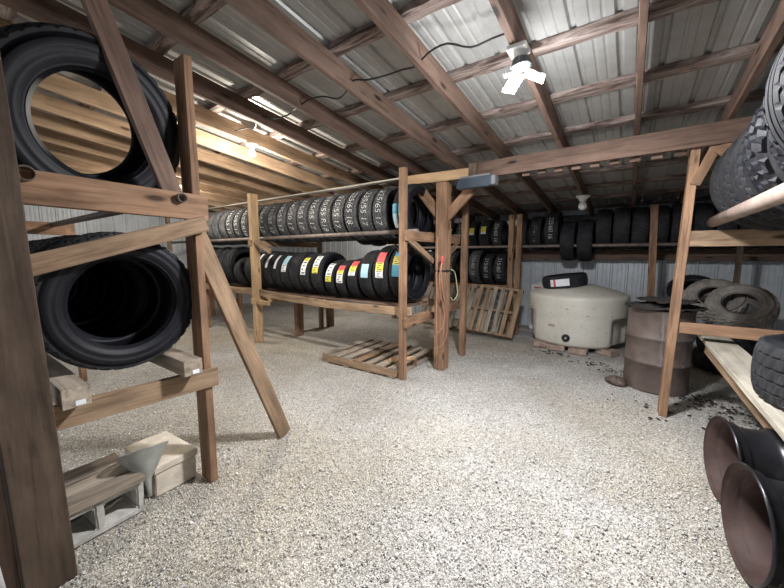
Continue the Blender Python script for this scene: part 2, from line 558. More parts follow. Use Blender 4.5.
# ------------------------------------------------------------------ tires
def casing_mesh(Ro, W, rb):
    h = Ro - rb
    half = [(0.0, Ro - .014), (.25 * W, Ro - .015), (.38 * W, Ro - .020), (.455 * W, Ro - .034), (.485 * W, Ro - .055),
            (.490 * W, Ro - .30 * h), (.500 * W, Ro - .32 * h), (.505 * W, Ro - .45 * h), (.505 * W, Ro - .48 * h), (.498 * W, Ro - .50 * h), (.49 * W, Ro - .62 * h),
            (.495 * W, Ro - .64 * h), (.480 * W, Ro - .72 * h), (.44 * W, rb + .17 * h), (.42 * W, rb + .12 * h), (.43 * W, rb + .10 * h), (.425 * W, rb + .02), (.40 * W, rb), (.36 * W, rb + .002),
            (.36 * W, rb + .02), (.43 * W, rb + .35 * h), (.455 * W, Ro - .4 * h), (.42 * W, Ro - .045), (.33 * W, Ro - .032), (0.0, Ro - .029)]
    prof = half + [(-x, r) for x, r in half[-2:0:-1]]
    return revolve(prof, 72, 'tire_casing')

def tread_mesh(Ro, W, style):
    if style == 'mud':
        cols = [-.46, -.455, -.33, -.32, -.20, -.19, -.06, -.05, .05, .06, .19, .20, .32, .33, .455, .46]
        seg = 132
    elif style == 'rib':
        cols = [-.46, -.45, -.34, -.335, -.315, -.31, -.18, -.175, -.155, -.15, -.025, -.02, .02, .025, .15, .155, .175, .18, .31, .315, .335, .34, .45, .46]
        seg = 144
    else:
        cols = [-.46, -.45, -.31, -.305, -.275, -.27, -.12, -.115, -.085, -.08, .08, .085, .115, .12, .27, .275, .305, .31, .45, .46]
        seg = 156
    grooves = {'rib': {(.315, .335), (.155, .175), (-.02, .02)}, 'all': {(.275, .305), (.085, .115)}, 'mud': set()}[style]
    def isg(x):
        x = abs(x)
        return any(a - 1e-6 <= x <= b + 1e-6 for a, b in grooves) or (style == 'rib' and x < .021)
    def fn(i, k, x, r):
        u = cols[i]
        crown = Ro - 0.035 * abs(2 * u) ** 3.2 * (0.7)
        if i == 0 or i == len(cols) - 1:
            return Ro - 0.052
        if style == 'mud':
            cell = i // 2
            p = (k + (cell % 2) * 3 + (cell // 3)) % 6
            return crown - (0.018 if p in (0, 1) else 0.0) - (0.012 if i in (3, 4, 11, 12) and p in (2,) else 0)
        if isg(u): return crown - 0.009
        s = (k + (2 if u > 0 else 0) + int(abs(u) * 9)) % 4
        if abs(u) > .30 and s == 0: return crown - 0.007
        if style == 'all' and abs(u) < .28 and s == 1: return crown - 0.006
        return crown
    prof = [(c * W, Ro) for c in cols]
    me = revolve(prof, seg, 'tire_tread', closed=False, smooth=False, fn=fn)
    return me

TIRE = {}
def tire_meshes(key, Ro, W, rb, style, mats=('rubber', 'tread')):
    if key not in TIRE:
        c = casing_mesh(Ro, W, rb); c.materials.append(M[mats[0]])
        t = tread_mesh(Ro, W, style); t.materials.append(M[mats[1]])
        TIRE[key] = (c, t)
    return TIRE[key]

def tire(key, loc, label, group, rot=(0, 0, 0), name='car_tire', spin=None):
    c, t = TIRE[key]
    from mathutils import Euler
    spin = random.random() * 6.28 if spin is None else spin
    mt = Matrix.Translation(loc) @ Euler(rot).to_matrix().to_4x4()
    o = link(name, c, None, None, mt)
    tag(o, label, 'tire', group)
    link('tread', t, None, o, mt @ Matrix.Rotation(spin, 4, 'X'))
    return o, mt

for k, a in {'n34': (.34, .215, .215, 'rib'), 'n33': (.33, .21, .21, 'all'), 'n35': (.35, .22, .215, 'rib'), 'n30': (.305, .20, .20, 'rib'),
             'n36': (.365, .23, .225, 'rib'), 'n29': (.29, .19, .195, 'all'), 'n28': (.28, .185, .19, 'rib'),
             'l39': (.415, .26, .24, 'all'), 'l37': (.375, .25, .235, 'all'), 'l36': (.36, .24, .225, 'rib')}.items():
    tire_meshes(k, *a)
tire_meshes('u34', .34, .215, .215, 'all', ('rubber', 'tread_used'))
tire_meshes('u33', .335, .21, .21, 'rib', ('rubber', 'tread_used'))
tire_meshes('mud', .385, .25, .21, 'mud', ('rubber_shiny', 'rubber'))
tire_meshes('near', .36, .24, .20, 'rib', ('rubber_shiny', 'tread'))
tire_meshes('dark', .38, .25, .215, 'rib')
tire_meshes('flat', .41, .30, .22, 'all')
tire_meshes('dusty', .31, .20, .15, 'mud', ('rubber_dusty', 'rubber_dusty'))
tire_meshes('dusty2', .32, .20, .18, 'all', ('rubber', 'tread_used'))

# chalk writing wrapped on the tread
CH = {}
def chalk_mesh(text, rad, size, th0):
    key = (text, round(rad, 3))
    if key in CH: return CH[key]
    cu = bpy.data.curves.new('chalk', 'FONT'); cu.body = text; cu.size = size; cu.offset = -size * 0.012
    cu.space_character = 0.95; cu.resolution_u = 3; cu.shear = 0.12
    to = bpy.data.objects.new('chalk_tmp', cu); C.objects.link(to)
    bpy.context.view_layer.update()
    me = bpy.data.meshes.new_from_object(to.evaluated_get(bpy.context.evaluated_depsgraph_get()))
    bpy.data.objects.remove(to); bpy.data.curves.remove(cu)
    bm = bmesh.new(); bm.from_mesh(me)
    bmesh.ops.triangulate(bm, faces=bm.faces)
    bmesh.ops.subdivide_edges(bm, edges=[e for e in bm.edges if e.calc_length() > .02], cuts=1)
    xs_ = [v.co.x for v in bm.verts]; L = max(xs_)
    sd = random.random() * 30
    for v in bm.verts:
        s, t = v.co.x, v.co.y - size * 0.35
        t += 0.005 * noise.noise(Vector((s * 14, sd, 0))); s += 0.004 * noise.noise(Vector((t * 30, s * 9, sd)))
        th = th0 - s / rad
        rr = rad + 0.0015 - 0.035 * .7 * min(1, abs(2 * t / .215)) ** 3.2
        v.co = Vector((t, -rr * math.cos(th), rr * math.sin(th)))
    bm.to_mesh(me); bm.free()
    me.materials.clear(); me.materials.append(M['chalk'])
    CH[key] = me
    return me

def sticker_mesh(rad, x0, x1, t0, t1, bands, marks=True):
    """paper label curved over the tread; bands = [(share, material name)] from its top down"""
    mats = []; verts = []; faces = []; mi = []
    def patch(xa, xb, ta, tb, mn, lift):
        if mn not in mats: mats.append(mn)
        n = max(2, int(abs(ta - tb) / 0.06) + 1)
        b0 = len(verts)
        for i in range(n + 1):
            th = ta + (tb - ta) * i / n
            for x in (xa, xb):
                rr = rad + lift
                verts.append((x, -rr * math.cos(th), rr * math.sin(th)))
        for i in range(n):
            faces.append((b0 + 2 * i, b0 + 2 * i + 1, b0 + 2 * i + 3, b0 + 2 * i + 2)); mi.append(mats.index(mn))
    t = t0
    for share, mn in bands:
        tn = t - (t0 - t1) * share
        patch(x0, x1, t, tn, mn, 0.002)
        if marks and mn in ('white', 'yellow') and abs(t - tn) > 0.12:
            nn = 4
            for q in range(nn):
                ta = t - (t - tn) * (q + .3) / nn; tb = t - (t - tn) * (q + .62) / nn
                a = x0 + (x1 - x0) * (.15 + .1 * (q % 2)); b_ = x0 + (x1 - x0) * (.85 - .18 * (q % 3))
                patch(a, b_, ta, tb, 'ink', 0.0028)
        t = tn
    me = bpy.data.meshes.new('sticker'); me.from_pydata(verts, [], faces)
    for mn in mats: me.materials.append(M[mn])
    me.polygons.foreach_set('material_index', mi)
    return me

# ---- main rack, upper rail
YC = 3.66
texts = ['225/65 17', '235/55 17', '225/65 18', '215/55 17', '235/55 R18', '215/55 17', '215/55 17', '245/50 17', '235/55 17', '225/55 17', '215/65 17']
g = 'chalk-marked tires on the upper rail of the middle rack'
x = -2.27
o, mt = tire('n34', (x, YC + .02, 1.985), 'plain black tire at the post end of the upper rail, blue paper label inside', g)
bm = bmesh.new(); box_bm(bm, 0, 0, 0, .006, .09, .17); me_ = mesh_of(bm, 'paper_label')
st = sticker_mesh(.21, -.02, .085, R(10), R(-42), [(.35, 'blue'), (.5, 'paleblue'), (.15, 'white')])
link('paper_label', sticker_mesh(.336, -.09, .02, R(12), R(-38), [(.4, 'blue'), (.35, 'paleblue'), (.25, 'white')]), None, o, mt)
for i in range(11):
    x = -2.56 - i * 0.241
    key = ['u34', 'u33'][i % 2]
    o, mt = tire(key, (x, YC, 1.985 + random.uniform(-.004, .004)), 'dark tire chalked %s, %s in line left of the labelled end tire' % (texts[i], ORD[i]), g, (0, 0, R(random.uniform(-2, 2))))
    rad = {'u34': .34, 'u33': .335}[key]
    link('chalk_size_marking', chalk_mesh(texts[i], rad, 0.125, R(random.uniform(48, 58))), None, o, mt)
g2 = 'tires on the upper rail beyond the light wooden post'
for i in range(10):
    x = -5.26 - i * 0.243
    key = ['u33', 'u34'][i % 2]
    lab = 'grey worn tire on upper rail, %s to the left of the light wooden post' % ORD[i]
    o, mt = tire(key, (x, YC, 1.985), lab, g2, (0, 0, R(random.uniform(-2, 2))))
    if i < 4:
        link('chalk_size_marking', chalk_mesh(texts[(i + 3) % 11], {'u34': .34, 'u33': .335}[key], 0.125, R(50)), None, o, mt)
# rear row of the upper tier
for i in range(6):
    tire(['n33', 'n30'][i % 2], (-2.35 - i * 0.25, 4.36, 1.92), 'black tire in the shadowed rear row of the upper tier, %s from the square post' % ORD[i], 'rear row of tires on the upper tier')

# ---- main rack, lower shelf
low = [  # key, x, label text, sticker bands or None
    ('n36', -2.30, 'large new tire with blue and yellow label, nearest the corner post', [(.2, 'blue'), (.35, 'yellow'), (.45, 'blue')], (40, 2), .365),
    ('n36', -2.555, 'large new tire with red and white label, next to the blue-labelled one', [(.45, 'red'), (.3, 'yellow'), (.25, 'white')], (42, 0), .365),
    ('n34', -2.80, 'new tire with a small blue label, mostly behind the red-labelled large tire', [(1, 'paleblue')], (22, 4), .34),
    ('n29', -3.03, 'small new tire with red and yellow label on lower shelf', [(.4, 'red'), (.35, 'yellow'), (.25, 'white')], (52, 18), .29),
    ('n28', -3.25, 'small new tire with red-tipped white printed label', [(.3, 'red'), (.2, 'yellow'), (.5, 'white')], (40, 0), .28),
    ('n28', -3.46, 'small new tire with white label ending in yellow tip', [(.72, 'white'), (.28, 'yellow')], (48, 2), .28),
    ('n34', -3.72, 'black new tire with white and yellow-bottomed label, behind the small tires', [(.68, 'white'), (.32, 'yellow')], (48, 12), .34),
    ('n33', -3.97, 'black new tire with yellow-topped white printed label', [(.25, 'yellow'), (.75, 'white')], (46, 8), .33),
    ('n34', -4.20, 'unlabelled black new tire on the lower shelf of middle rack', None, None, .34),
    ('n33', -4.43, 'black new tire with pale blue and white strip label', [(.6, 'paleblue'), (.4, 'white')], (50, 12), .33),
    ('n33', -4.66, 'black new tire with plain white strip, third from the light wooden post', [(1, 'white')], (50, 18), .33),
    ('n33', -4.89, 'black new tire with plain white strip, second from the light wooden post', [(1, 'white')], (50, 18), .33),
    ('n33', -5.12, 'black new tire with plain white strip, right against the light wooden post', [(1, 'white')], (50, 18), .33),
]
for key, x, lab, bands, ang, rad in low:
    zz = 0.865 + rad - 0.045 * math.sin(math.pi * min(1, max(0, (x + 5.2) / 3.0)))
    o, mt = tire(key, (x, YC - (.36 - rad) * .6, zz), lab, 'new labelled tires on the lower shelf of the middle rack', (0, 0, R(random.uniform(-2.5, 2.5))), spin=0.3 * x)
    if bands:
        wd = .06 if bands == [(1, 'white')] else .115; ang = (ang[0] + 5, ang[1] - 7)
        link('paper_label', sticker_mesh(rad, -wd / 2 + .01, wd / 2 + .01, R(ang[0]), R(ang[1]), bands, marks=(wd > .08)), None, o, mt)
# jumbled tires left of the light post, lower shelf
tire('n33', (-5.42, YC - .05, 1.17), 'small black tire tipped against the light wooden post on lower shelf', 'loose tires at the far end of the lower shelf', (0, R(-14), R(10)))
tire('n28', (-5.72, YC - .12, 1.13), 'small black tire leaning in the pile left of the light wooden post', 'loose tires at the far end of the lower shelf', (0, R(-24), R(6)))
for i in range(5):
    tire(['n36', 'n35'][i % 2], (-6.12 - i * .25, YC, 1.245), 'large dark tire at the far end of lower shelf, %s from the leaning pile' % ORD[i], 'loose tires at the far end of the lower shelf', (0, R(-6), 0))

# ---- left rack: three upper/lower tires seen face on
lg = 'big tires in the left frame'
o, mt = tire('l39', (-2.305, .575, 2.10), 'big bare tire on the pipes at upper left, rafters seen through it', lg, (0, R(13), R(8)))
for i, (dy, dz, k) in enumerate([(0, 0, 'l37'), (.03, .0, 'l36'), (-.02, .0, 'l37'), (.02, 0, 'l36'), (0, 0, 'l37'), (.02, 0, 'l36'), (0, 0, 'l37'), (0, 0, 'l36'), (0, 0, 'l37'), (0, 0, 'l36')]):
    lab = ['big black tire resting in the lower left frame, nearest of its row', 'black tire directly behind the nearest one in lower left frame, red-tagged inside'][i] if i < 2 else 'black tire nested in lower left frame, %s from the opening' % ORD[i]
    o, mt = tire(k, (-2.30 - i * .262, .63 + dy, 1.20 + dz - (.01 if k == 'l36' else 0)), lab, lg, (0, R(2 - .3 * i), R(3 - .5 * i)))
    if i == 1:
        link('paper_tag', sticker_mesh(.318, -.05, .05, R(128), R(108), [(.5, 'red'), (.5, 'white')], marks=False), None, o, mt)

# ---- back shelf tires (along the rear wall)
YS = 6.62
for i in range(9):
    x = -2.10 - i * .24
    key = ['n29', 'n30'][i % 2]
    r_ = {'n29': .29, 'n30': .305}[key]
    o, mt = tire(key, (x, YS, 1.62 + r_ * .72), 'black tire on the back wall pipe, %s to the left of the twin poles' % ORD[i], 'tires on the back wall pipe shelf')
    if i in (1, 2, 4):
        link('paper_label', sticker_mesh(r_, -.05, .05, R(30), R(2), [(.75, 'yellow'), (.25, 'white')], marks=False), None, o, mt)
    elif i < 6:
        link('chalk_size_marking', chalk_mesh('225/60 16', r_, .10, R(48)), None, o, mt)
ul = [(-1.66, 'n29', 0), (-1.42, 'n30', 1), (-1.15, 'n34', 1), (-.90, 'n34', -1), (-.64, 'n35', -1)] + [(-.39 + .235 * k, ['n33', 'n34', 'n33'][k % 3], 0) for k in range(11)]
for i, (x, key, md) in enumerate(ul):
    r_ = int(key[1:]) / 100
    z = 1.62 + r_ * .74 if md >= 0 else 1.62 + .07
    o, mt = tire(key, (x, YS - (0.0 if md >= 0 else .0), z), ('tire hanging low between the back pipes, %s from the twin poles' if md < 0 else 'black tire on the shadowed back shelf, %s to the right of the twin poles') % ORD[i], 'tires on the back wall pipe shelf')
    if md == 1 or i == 0:
        link('chalk_size_marking', chalk_mesh('225/60 16', r_, .10, R(40)), None, o, mt)
for i in range(8):
    x = -2.02 - i * .245
    key = ['u33', 'n30', 'u34', 'n29'][i % 4] if i else 'n30'
    r_ = {'u33': .335, 'u34': .34, 'n30': .305, 'n29': .29}[key]
    o, mt = tire(key, (x, YS, .875 + r_), 'chalked tire above the leaning pallet, %s to the left of the twin poles' % ORD[i], 'tires on the low back shelf above the leaning pallet')
    link('chalk_size_marking', chalk_mesh('215/60 16', r_, .11, R(45)), None, o, mt)

# ---- right rack tires
rg = 'big tires on the right-hand pipe'
tire('near', (.70, 1.72, 2.01), 'shiny ringed tire nearest the camera on the right pipe', rg, (0, 0, R(90)), 'truck_tire')
tire('mud', (.83, 2.16, 2.03), 'mud tire with chunky lugs behind the shiny ringed tire', rg, (0, R(6), R(86)), 'truck_tire')
tire('mud', (.82, 2.50, 2.02), 'dark lugged tire tilted behind the first mud tire', rg, (0, R(-6), R(95)), 'truck_tire')
tire('dark', (.83, 2.88, 2.0), 'dark smooth tire on the right pipe, third from the post', rg, (0, 0, R(92)), 'truck_tire')
tire('dark', (.83, 3.20, 2.0), 'dark tire on the right pipe, second from the post', rg, (0, 0, R(92)), 'truck_tire')
tire('dark', (.83, 3.52, 2.0), 'dark tire at the far end of right pipe beside the post', rg, (0, 0, R(90)), 'truck_tire')
tire('flat', (.965, 2.46, .875), 'thick black tire lying flat on the pale plank', 'tires by the right plank', (0, R(90), 0), 'truck_tire')
dg = 'dusty tires leaning behind the barrel'
tire('dusty', (1.08, 5.54, .84), 'dusty grey tire facing front, leaning behind the right crossboard', dg, (0, R(46), R(80)), 'truck_tire')
tire('dusty', (.90, 5.83, .88), 'dusty lugged tire in the middle of the leaning trio', dg, (0, R(46), R(84)), 'truck_tire')
tire('dusty2', (.72, 6.10, .90), 'darker tire at the back of the leaning trio by the barrel', dg, (0, R(44), R(88)), 'truck_tire')
for i in range(2):
    tire('n36', (1.10 + .03 * i, 5.80, .125 + .235 * i), ['flat black tire on the gravel beneath the leaning dusty trio', 'flat black tire stacked directly under the leaning dusty trio'][i], dg, (0, R(90), 0))
tire('n33', (-.86, 6.06, 1.035), 'black tire lying on top of the white tank, white label on its tread', None, (R(0), R(90 - 8), R(8)))
tk_lab = bpy.data.objects[-1] if False else None

# ------------------------------------------------------------------ main rack timber
rk = empty('tire_rack', (-3.6, 3.8, 0), 'long wooden and pipe tire rack in the middle of the shed', 'rack')
beam('post', (-2.10, 3.18, 0), (-2.10, 3.18, 2.40), .085, .05, 'brown', rk, roll=0)
beam('post', (-1.93, 4.50, 0), (-1.93, 4.50, 2.34), .085, .06, 'brown', rk)
o = beam('post', (-5.02, 3.22, 0), (-5.02, 3.22, 2.42), .085, .13, 'fresh', rk); o['label'] = 'light yellow wooden post'
beam('post', (-5.02, 4.62, 0), (-5.02, 4.62, 2.40), .085, .06, 'tan', rk)
beam('post', (-8.2, 3.22, 0), (-8.2, 3.22, 2.40), .085, .06, 'tan', rk)
pipe('rail_pipe', (-8.6, 3.37, 1.725), (-2.02, 3.37, 1.725), .026, 'pipe', rk)
pipe('rail_pipe', (-8.6, 3.94, 1.725), (-2.02, 3.94, 1.725), .026, 'pipe', rk)
pipe('rail_pipe', (-8.6, 4.14, 1.725), (-2.02, 4.14, 1.725), .024, 'pipe', rk)
pipe('rail_pipe', (-8.6, 4.60, 1.725), (-2.02, 4.60, 1.725), .024, 'pipe', rk)
beam('shelf_bearer', (-2.03, 3.25, .80), (-5.0, 3.25, .84), .04, .10, 'tan', rk, sag=.045)
beam('shelf_bearer', (-5.0, 3.25, .835), (-8.4, 3.25, .87), .04, .10, 'tan', rk, sag=.01)
beam('shelf_bearer', (-2.03, 4.05, .80), (-8.4, 4.05, .82), .04, .10, 'tan', rk)
for k in range(3):
    beam('shelf_board', (-8.4, 3.44 + k * .21, .825), (-2.2, 3.44 + k * .21, .825), .15, .02, 'rafter', rk)
beam('crosspiece', (-2.05, 3.14, 1.665), (-2.05, 4.56, 1.665), .04, .115, 'brown', rk)
beam('crosspiece', (-2.05, 3.14, .675), (-2.05, 4.56, .72), .04, .12, 'brown', rk)
beam('crosspiece', (-2.00, 3.70, .775), (-2.00, 4.10, .775), .04, .08, 'tan', rk)
beam('brace', (-2.055, 3.22, 1.63), (-2.055, 3.80, 1.37), .035, .07, 'tan', rk)
beam('brace', (-2.055, 4.52, 1.60), (-2.055, 4.05, 1.38), .035, .07, 'tan', rk)
beam('brace', (-4.95, 3.18, 1.66), (-4.55, 3.18, 1.50), .035, .07, 'tan', rk)
beam('crosspiece', (-5.0, 3.1, .70), (-5.0, 4.6, .70), .04, .09, 'fresh', rk)
beam('crosspiece', (-5.0, 3.1, 1.64), (-5.0, 4.6, 1.64), .04, .09, 'tan', rk)
beam('foot_block', (-4.93, 3.17, .69), (-4.62, 3.17, .69), .04, .07, 'fresh', rk)
beam('leg', (-4.84, 3.92, 0), (-4.84, 3.92, .76), .09, .14, 'brown', rk)
beam('leg', (-4.95, 4.80, 0), (-4.95, 4.80, .72), .09, .14, 'brown', rk)
beam('leg', (-6.9, 3.3, 0), (-6.9, 3.3, .78), .09, .10, 'brown', rk)
beam('leg', (-6.9, 4.0, 0), (-6.9, 4.0, .76), .09, .10, 'brown', rk)
beam('leg', (-8.1, 4.0, 0), (-8.1, 4.0, .76), .09, .10, 'brown', rk)

sp = empty('support_post', (-1.91, 3.79, 0), 'thick square wooden post with knee braces and hanging orange cord', 'post')
beam('post_timber', (-1.91, 3.79, 0), (-1.91, 3.79, 2.33), .14, .14, 'brown', sp)
beam('knee_brace', (-1.93, 3.79, 1.90), (-2.27, 3.79, 2.30), .04, .12, 'brown', sp)
beam('knee_brace', (-1.88, 3.79, 1.90), (-1.52, 3.79, 2.24), .04, .12, 'brown', sp)
bm = bmesh.new(); box_bm(bm, 0, 0, 0, .148, .148, .022); link('black_strap', mesh_of(bm, 'strap'), 'black', sp, Matrix.Translation((-1.91, 3.79, 1.255)))

# cords on the post
def cord(name, pts, r, mat, label, cat, plug=None):
    o = link(name, tube_mesh(smooth_path(pts, 8), r, 6, name), mat, None)
    tag(o, label, cat)
    return o
xx = -1.832
c1 = cord('extension_cord', [(xx, 3.50, 1.66), (xx, 3.49, 1.2), (xx, 3.50, .7), (xx, 3.50, .40), (xx, 3.56, .34), (xx, 3.64, .34), (xx, 3.76, .42), (xx, 3.79, .55), (xx, 3.76, .72), (xx, 3.66, 1.0), (xx, 3.60, 1.25), (xx, 3.62, 1.37),
      (xx, 3.58, 1.30), (xx, 3.56, 1.1), (xx, 3.66, .85), (xx, 3.70, .70), (xx, 3.66, .58), (xx, 3.56, .52), (xx, 3.52, .54)], .005, 'cord_orange', 'orange extension cord looped down the square post', 'cord')
bm = bmesh.new(); box_bm(bm, 0, 0, 0, .03, .035, .07, 0, .006); box_bm(bm, 0, .005, -.045, .02, .02, .03)
o = link('plug', mesh_of(bm, 'plug'), 'red', c1, Matrix.Translation((xx, 3.62, 1.40)))
cord('yellow_cord', [(-1.83, 3.86, 1.27), (-1.83, 3.98, 1.22), (-1.84, 4.08, 1.02), (-1.85, 4.11, .93), (-1.86, 4.05, .87), (-1.85, 3.96, .87), (-1.85, 3.92, .91)], .007, 'cord_yellow', 'thin yellow-green cord looping off the square post', 'cord')

# ------------------------------------------------------------------ left frame
lf = empty('tire_rack', (-2.2, .6, 0), 'rough wooden tire frame filling the left foreground', 'rack')
o = beam('post', (-2.16, .985, 0), (-2.16, .985, 2.56), .125, .045, 'brown', lf)
beam('crossboard', (-2.10, .27, 1.735), (-2.10, 1.04, 1.725), .04, .145, 'brown', lf)
beam('crossboard', (-2.10, .27, .710), (-2.10, 1.04, .69), .04, .115, 'tan', lf)
beam('diagonal_board', (-2.06, .26, 1.40), (-2.06, 1.01, 1.635), .035, .088, 'tan', lf)
beam('diagonal_board', (-2.10, .885, 1.70), (-2.10, .53, 2.80), .035, .10, 'rafter', lf)
beam('leaning_brace', (-2.205, 1.60, .01), (-2.205, 1.02, 1.58), .04, .11, 'tan', lf, up=(1, 0, 0), roll=R(90))
for yy in (.36, .855):
    b_ = beam('bearer', (-5.2, yy, .815), (-1.985, yy, .815), .10, .09, 'grey_wood', lf)
    bm = bmesh.new(); box_bm(bm, 0, 0, 0, .002, .035, .022)
    link('paper_tag', mesh_of(bm, 'tag'), 'white', b_, Matrix.Translation((-1.984, yy + .012, .79)))
pipe('bearing_pipe', (-5.2, .29, 1.79), (-2.05, .295, 1.785), .032, 'plate', lf)
pipe('bearing_pipe', (-5.2, .885, 1.77), (-2.05, .89, 1.765), .026, 'plate', lf)
beam('post', (-5.1, .3, 0), (-5.1, .3, 2.5), .12, .05, 'brown', lf)
beam('post', (-5.1, 1.0, 0), (-5.1, 1.0, 1.75), .12, .05, 'brown', lf)
beam('crossboard', (-5.06, .25, .70), (-5.06, 1.05, .70), .04, .13, 'brown', lf)
beam('crossboard', (-5.06, .25, 1.73), (-5.06, 1.05, 1.73), .04, .13, 'brown', lf)

tag(beam('support_post', (-2.03, .215, 0), (-2.03, .165, 2.80), .14, .16, 'dark_post'), 'massive dark brown post at the left edge of the picture', 'post')
tag(beam('leaning_plank', (-2.02, .085, 0), (-2.0, .07, .78), .03, .09, 'rafter'), 'dark short plank leaning beside the massive left post', 'plank')
o = link('plastic_pipe', tube_mesh([(-1.93, .085, .0), (-1.93, .06, .35), (-1.93, .05, .62)], .012, 10, 'plastic_pipe'), 'porcelain')
tag(o, 'thin white plastic pipe standing by the massive left post', 'pipe')

# ------------------------------------------------------------------ right rack
rr_ = empty('tire_rack', (.9, 2.8, 0), 'wooden rack with tan pipe along the right side', 'rack')
beam('post', (.325, 3.84, 0), (.375, 3.84, 2.33), .06, .155, 'brown', rr_, up=(1, 0, 0), roll=R(90))
beam('crosspiece', (.38, 3.79, .825), (2.4, 3.79, .825), .04, .095, 'brown', rr_)
o = beam('crosspiece', (.38, 3.79, 1.585), (2.4, 3.79, 1.585), .04, .13, 'tan', rr_)
pipe('rail_pipe', (.53, 3.86, 1.72), (.53, .9, 1.72), .042, 'pipe_tan', rr_)
pipe('rail_pipe', (1.12, 3.86, 1.72), (1.12, .9, 1.72), .042, 'pipe_tan', rr_)
o = beam('shelf_plank', (.665, 4.35, .70), (.665, 1.2, .70), .20, .038, 'plank', rr_); o['label'] = 'pale painted plank'
beam('shelf_plank', (1.22, 4.35, .70), (1.22, 1.2, .70), .20, .038, 'plank', rr_)
beam('sloping_rail', (.60, 3.95, .64), (.92, 1.6, .22), .04, .09, 'tan', rr_)
beam('knee_brace', (.50, 3.76, 2.33), (.385, 3.76, 2.02), .04, .07, 'brown', rr_)
beam('knee_brace', (.52, 3.74, 2.31), (.95, 3.74, 1.96), .04, .13, 'brown', rr_)
beam('post', (2.3, 3.84, 0), (2.3, 3.84, 2.33), .09, .09, 'tan', rr_)
beam('leg', (.72, 1.3, 0), (.72, 1.3, .68), .09, .04, 'tan', rr_)
beam('leg', (1.22, 1.3, 0), (1.22, 1.3, .68), .09, .04, 'tan', rr_)
beam('post', (.53, 1.0, 0), (.53, 1.0, 1.68), .09, .04, 'tan', rr_)
beam('post', (1.12, 1.0, 0), (1.12, 1.0, 1.68), .09, .04, 'tan', rr_)

# ------------------------------------------------------------------ back shelf
bk = empty('tire_rack', (-.5, 6.6, 0), 'long pipe shelf rack along the corrugated back wall', 'rack')
pipe('rail_pipe', (-4.6, 6.38, 1.605), (2.4, 6.38, 1.605), .025, 'pipe', bk)
pipe('rail_pipe', (-4.6, 6.86, 1.605), (2.4, 6.86, 1.605), .025, 'pipe', bk)
beam('ledger', (-4.6, 6.98, 1.45), (2.5, 6.98, 1.45), .04, .17, 'rafter', bk)
for x, yy in ((-1.82, 6.36), (-1.66, 6.30)):
    beam('post', (x + (.02 if yy > 6.33 else .0), yy, 0), (x, yy, 2.17), .09, .09, 'brown', bk)
beam('post', (.30, 6.30, 0), (.23, 6.30, 2.17), .09, .09, 'brown', bk)
beam('post', (1.17, 6.33, 0), (1.17, 6.33, 1.56), .06, .05, 'dark_post', bk)
beam('post', (-4.4, 6.30, 0), (-4.4, 6.30, 2.17), .09, .09, 'brown', bk)
beam('blackout_board', (-1.6, 7.19, 1.87), (2.6, 7.19, 1.87), .02, .64, 'black', bk)  # added board, blacks out the lit wall behind the shelf tires
beam('shelf_bearer', (-4.5, 6.44, .83), (-1.74, 6.44, .83), .04, .09, 'brown', bk)
beam('shelf_bearer', (-4.5, 6.82, .83), (-1.74, 6.82, .83), .04, .09, 'brown', bk)
beam('crosspiece', (-1.78, 6.32, 1.54), (-1.78, 7.1, 1.54), .04, .09, 'brown', bk)

# ------------------------------------------------------------------ lamps
lt = empty('garage_light', (-.60, 2.12, 2.63), 'bright glowing folding-panel ceiling light on the rafter', 'light')
bm = bmesh.new(); box_bm(bm, 0, 0, 0, .11, .11, .03, 0, .006); link('socket_plate', mesh_of(bm, 'plate'), 'porcelain', lt, Matrix.Translation((-.61, 2.12, 2.622)))
link('socket', revolve([(0, .03), (0, .033), (-.05, .028), (-.05, .0)], 24, 'socket', False, False, 'Z'), 'porcelain', lt, Matrix.Translation((-.59, 2.12, 2.61)))
def finfn(i, k, x, r): return r * (1.0 if k % 2 else .82)
link('finned_head', revolve([(0, .02), (-.005, .045), (-.05, .062), (-.055, .02)], 48, 'fins', False, True, 'Z', False, finfn), 'box_grey', lt, Matrix.Translation((-.59, 2.12, 2.575)))
for k in range(3):
    a = R(20 + 120 * k)
    bm = bmesh.new(); box_bm(bm, .085, 0, 0, .12, .085, .012, 0, .004)
    mt = Matrix.Translation((-.59, 2.12, 2.51)) @ Matrix.Rotation(a, 4, 'Z') @ Matrix.Rotation(R(28), 4, 'Y')
    pn = link('panel', mesh_of(bm, 'panel'), 'porcelain', lt, mt)
    bm = bmesh.new(); box_bm(bm, .085, 0, -.0075, .11, .075, .004)
    link('led_lens', mesh_of(bm, 'lens'), 'led', pn, mt)

def bulb_thing(loc, label, lit, sc=1.0):
    t = empty('light_bulb_fixture', loc, label, 'light')
    link('lampholder', revolve([(0, .0), (0, .062), (-.012, .062), (-.02, .045), (-.035, .032), (-.05, .03), (-.05, 0)], 28, 'holder', False, False, 'Z'), 'porcelain', t, Matrix.Translation(loc) @ Matrix.Scale(sc, 4))
    prof = [(-.04, .014), (-.055, .018), (-.075, .030), (-.095, .036), (-.112, .034), (-.125, .024), (-.132, .010), (-.134, .0005)]
    link('bulb', revolve(prof, 24, 'bulb', False, False, 'Z'), 'bulb_on' if lit else 'porcelain', t, Matrix.Translation(loc) @ Matrix.Scale(sc, 4))
bulb_thing((-3.40, 2.2, zb(2.2)), 'small glowing bare bulb under the far yellowish rafters', True)
bulb_thing((-6.15, 2.62, zb(2.62)), 'lit bare bulb hidden behind the left frame post, over the far tires', True)
bulb_thing((-5.05, 5.6, zb(5.6)), 'lit bare bulb behind the middle rack, near the back wall', True)
bulb_thing((-.62, 5.6, zb(5.6)), 'unlit white bulb in a porcelain holder above the tank', False, 1.5)

